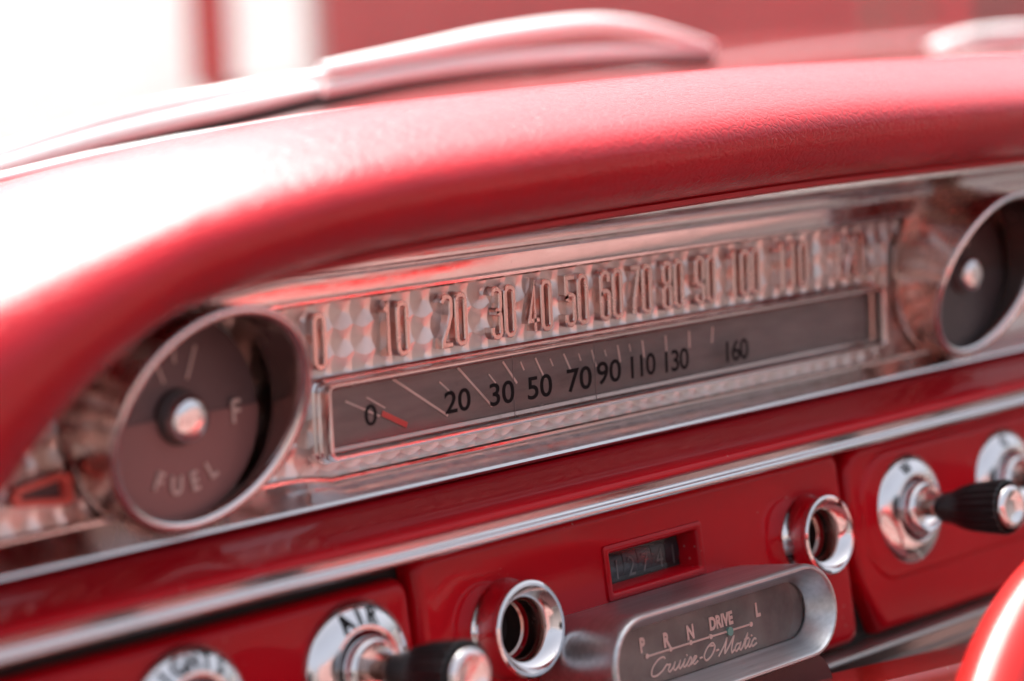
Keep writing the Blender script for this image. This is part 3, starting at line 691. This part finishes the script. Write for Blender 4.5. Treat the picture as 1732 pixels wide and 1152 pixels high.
# ------------------------------------------------------------------ outside: cowl, hood, windshield, wipers
car = thing('car_body', 'glossy red hood and cowl seen blurred through the windshield', 'car', (200, 900, -860))
def hood_z(x, y): return 66+36*(.5+.5*math.tanh((x-620)/260))-(max(0, y-700)/1000)**2*60-(max(0, -x)/700)**2*40
MB().grid([[(x, y, 64+(y-230)*.03+30*(.5+.5*math.tanh((x-500)/260))) for x in range(-700, 1501, 55)] for y in (231, 260, 300, 350, 400)]).build('cowl', HOODP, car)
MB().grid([[(x, y, hood_z(x, y)-(6 if y == 430 else 0)) for x in range(-700, 1501, 50)] for y in (430, 440, 500, 600, 750, 900, 1100, 1300, 1500, 1700, 1820)]+[[(x, 1850, 20) for x in range(-700, 1501, 50)]]).build('hood', HOODP, car)
gp = []
for u, v in ((-160,337),(0,303),(150,268),(300,240),(450,217),(600,198)): gp.append(P(u, v, 232))
gp += [Vector((gp[-1].x+i*130, 232, gp[-1].z-2)) for i in range(1, 5)]
wg = MB().tube(gp, 3.4, sz=.8).build('windshield_trim', WIPEM, car)
MB().tube([p+Vector((0, -5, -5.5)) for p in gp], 4.2).build('rubber_gasket', RUBBER, car)
rows = []
for k in range(9):
    rows.append([(p.x, p.y-6-k*48-((i-4)*0), p.z+2+k*52) for i, p in enumerate(gp)])
MB().grid(rows).build('windshield', WIND, car)
def wiper(label, pts_arm, pts_blade, group='windshield wipers'):
    w_ = thing('windshield_wiper', label, 'wiper', pts_blade[0], None, group)
    for nm, pts, r, sz, M in (('arm', pts_arm, 6.5, .8, WIPEM), ('blade_carrier', pts_blade, 4.8, 1.0, WIPEM)):
        if pts:
            pts = cr([tuple(p) for p in pts], 8); n = len(pts)
            MB().tube(pts, [r*(.55+.45*math.sin(math.pi*min(1, .12+i/n*.9))) for i in range(n)], sz=sz).build(nm, M, w_)
    MB().tube([Vector(p)+Vector((2, 3, -6)) for p in cr([tuple(p) for p in pts_blade], 6)], 3, sz=1.3).build('rubber_blade', RUBBER, w_)
def w3(l): return [P(u, v, y) for u, v, y in l]
wiper('broad silver wiper arm at the left, blurred beyond the pad', w3([(-150,312,262),(0,262,265),(200,198,268),(400,155,272),(545,128,275)]), w3([(-150,330,258),(0,283,260),(200,225,262),(420,176,264),(540,150,266)]))
wiper('silver wiper blade with humped bridge, blurred at the top centre', w3([(545,118,282),(700,88,288),(850,58,294),(1000,40,300),(1100,50,304),(1200,78,308)]), w3([(545,152,280),(700,122,286),(850,103,292),(1000,92,298),(1110,88,304),(1205,86,308)]))
wiper('pale wiper at the top right edge beyond the pad', w3([(1572,82,330),(1640,62,332),(1740,52,334),(1850,50,336)]), w3([(1575,88,330),(1640,84,332),(1740,80,334),(1850,76,336)]))

# ------------------------------------------------------------------ far background
def slab(name, label, cat, u0, u1, depth, z0, z1, M, th=200, parts=None):
    a, b = PD(u0, 60, depth), PD(u1, 60, depth); d = Vector((b.x-a.x, b.y-a.y, 0)); nn = Vector((-d.y, d.x, 0)).normalized()*th
    if nn.dot(CF) < 0: nn = -nn
    vs = [Vector((p.x, p.y, z))+o for z in (z0, z1) for p, o in ((a, Vector()), (b, Vector()), (b, nn), (a, nn))]
    o = MB().add(vs, [(0,3,2,1),(4,5,6,7),(0,1,5,4),(1,2,6,5),(2,3,7,6),(3,0,4,7)]).build(name, M, bevel=8)
    o['label'] = label; o['category'] = cat; return o
def boxthing(name, label, cat, x0, x1, y0, y1, z0, z1, M):
    o = MB().box(x0, x1, y0, y1, z0, z1).build(name, M, bevel=8); o['label'] = label; o['category'] = cat; return o
def at_y(u, y): d = ray(u, 60); t_ = (y-CP.y)/d.y; return (CP+d*t_)*1000
def at_x(u, x): d = ray(u, 60); t_ = (x-CP.x)/d.x; return (CP+d*t_)*1000
cxn = at_y(530, 8.0).x
boxthing('white_wall', 'blown-out white sunlit side wall filling the upper left corner', 'wall', cxn, cxn+300, 8045, 17000, -860, 2600, WHITEW)
boxthing('red_wall', 'blurred red wall behind the hood along the top edge', 'wall', cxn+8, cxn+16000, 8000, 8035, -860, 2600, REDW)
slab('red_post', 'narrow red upright post against the white wall', 'post', 320, 388, 9.4, -860, 2600, REDPOST, 80)
slab('grey_downpipe', 'thin grey upright where white wall meets red wall', 'pipe', 519, 536, 9.3, -860, 2600, GREYW, 60)
slab('dark_post', 'dim grey-green upright before the red wall, left of two at top right', 'post', 1478, 1500, 9.0, -860, 1500, DARKPOST, 60)
slab('dark_post', 'dim grey-green upright before the red wall, right of two at top right', 'post', 1550, 1570, 9.0, -860, 1500, DARKPOST, 60)

# ------------------------------------------------------------------ cabin shell
for x0, x1 in ((-690, -660), (1080, 1110)):
    MB().box(x0, x1, -1500, 200, -700, 65 if x0 < 0 else 30).build('door', DOORV, car, bevel=12)
MB().box(-655, 1075, -2000, 600, -720, -700).build('floor_pan', CARPET, car)
MB().box(-655, 1075, -2060, -2000, -700, 120).build('rear_bulkhead', SEATV, car, bevel=10)

# ------------------------------------------------------------------ seat and far door that the bright metal mirrors
seat = thing('bench_seat', 'red vinyl bench seat mirrored in the bright metal', 'seat', (300, -900, -500))
def pleats(name, x0, x1, fn, n):
    for i in range(n):
        a, b = x0+(x1-x0)*i/n, x0+(x1-x0)*(i+1)/n; rows = []
        for k in range(7):
            s_ = k/6; x = a+(b-a)*s_; bulge = math.sin(math.pi*s_)**.6
            rows.append([fn(x, t_/12, bulge) for t_ in range(13)])
        MB().grid(rows).build(name, SEATV, seat)
def backf(x, t_, b):
    a = math.pi*min(1, max(0, (t_-.8)/.2)); y = -920-150*t_-30*b-(60*(1-math.cos(a)) if t_ > .8 else 0)
    return (x, y, -330+500*min(t_, .86)+(22*math.sin(a)))
def cushf(x, t_, b):
    return (x, -940+460*t_+(0 if t_ < .85 else -(t_-.85)*120), -330+14*b-(0 if t_ < .8 else 900*(t_-.8)**2*3))
pleats('back_pleat', -480, 1080, backf, 13); pleats('cushion_pleat', -480, 1080, cushf, 13)
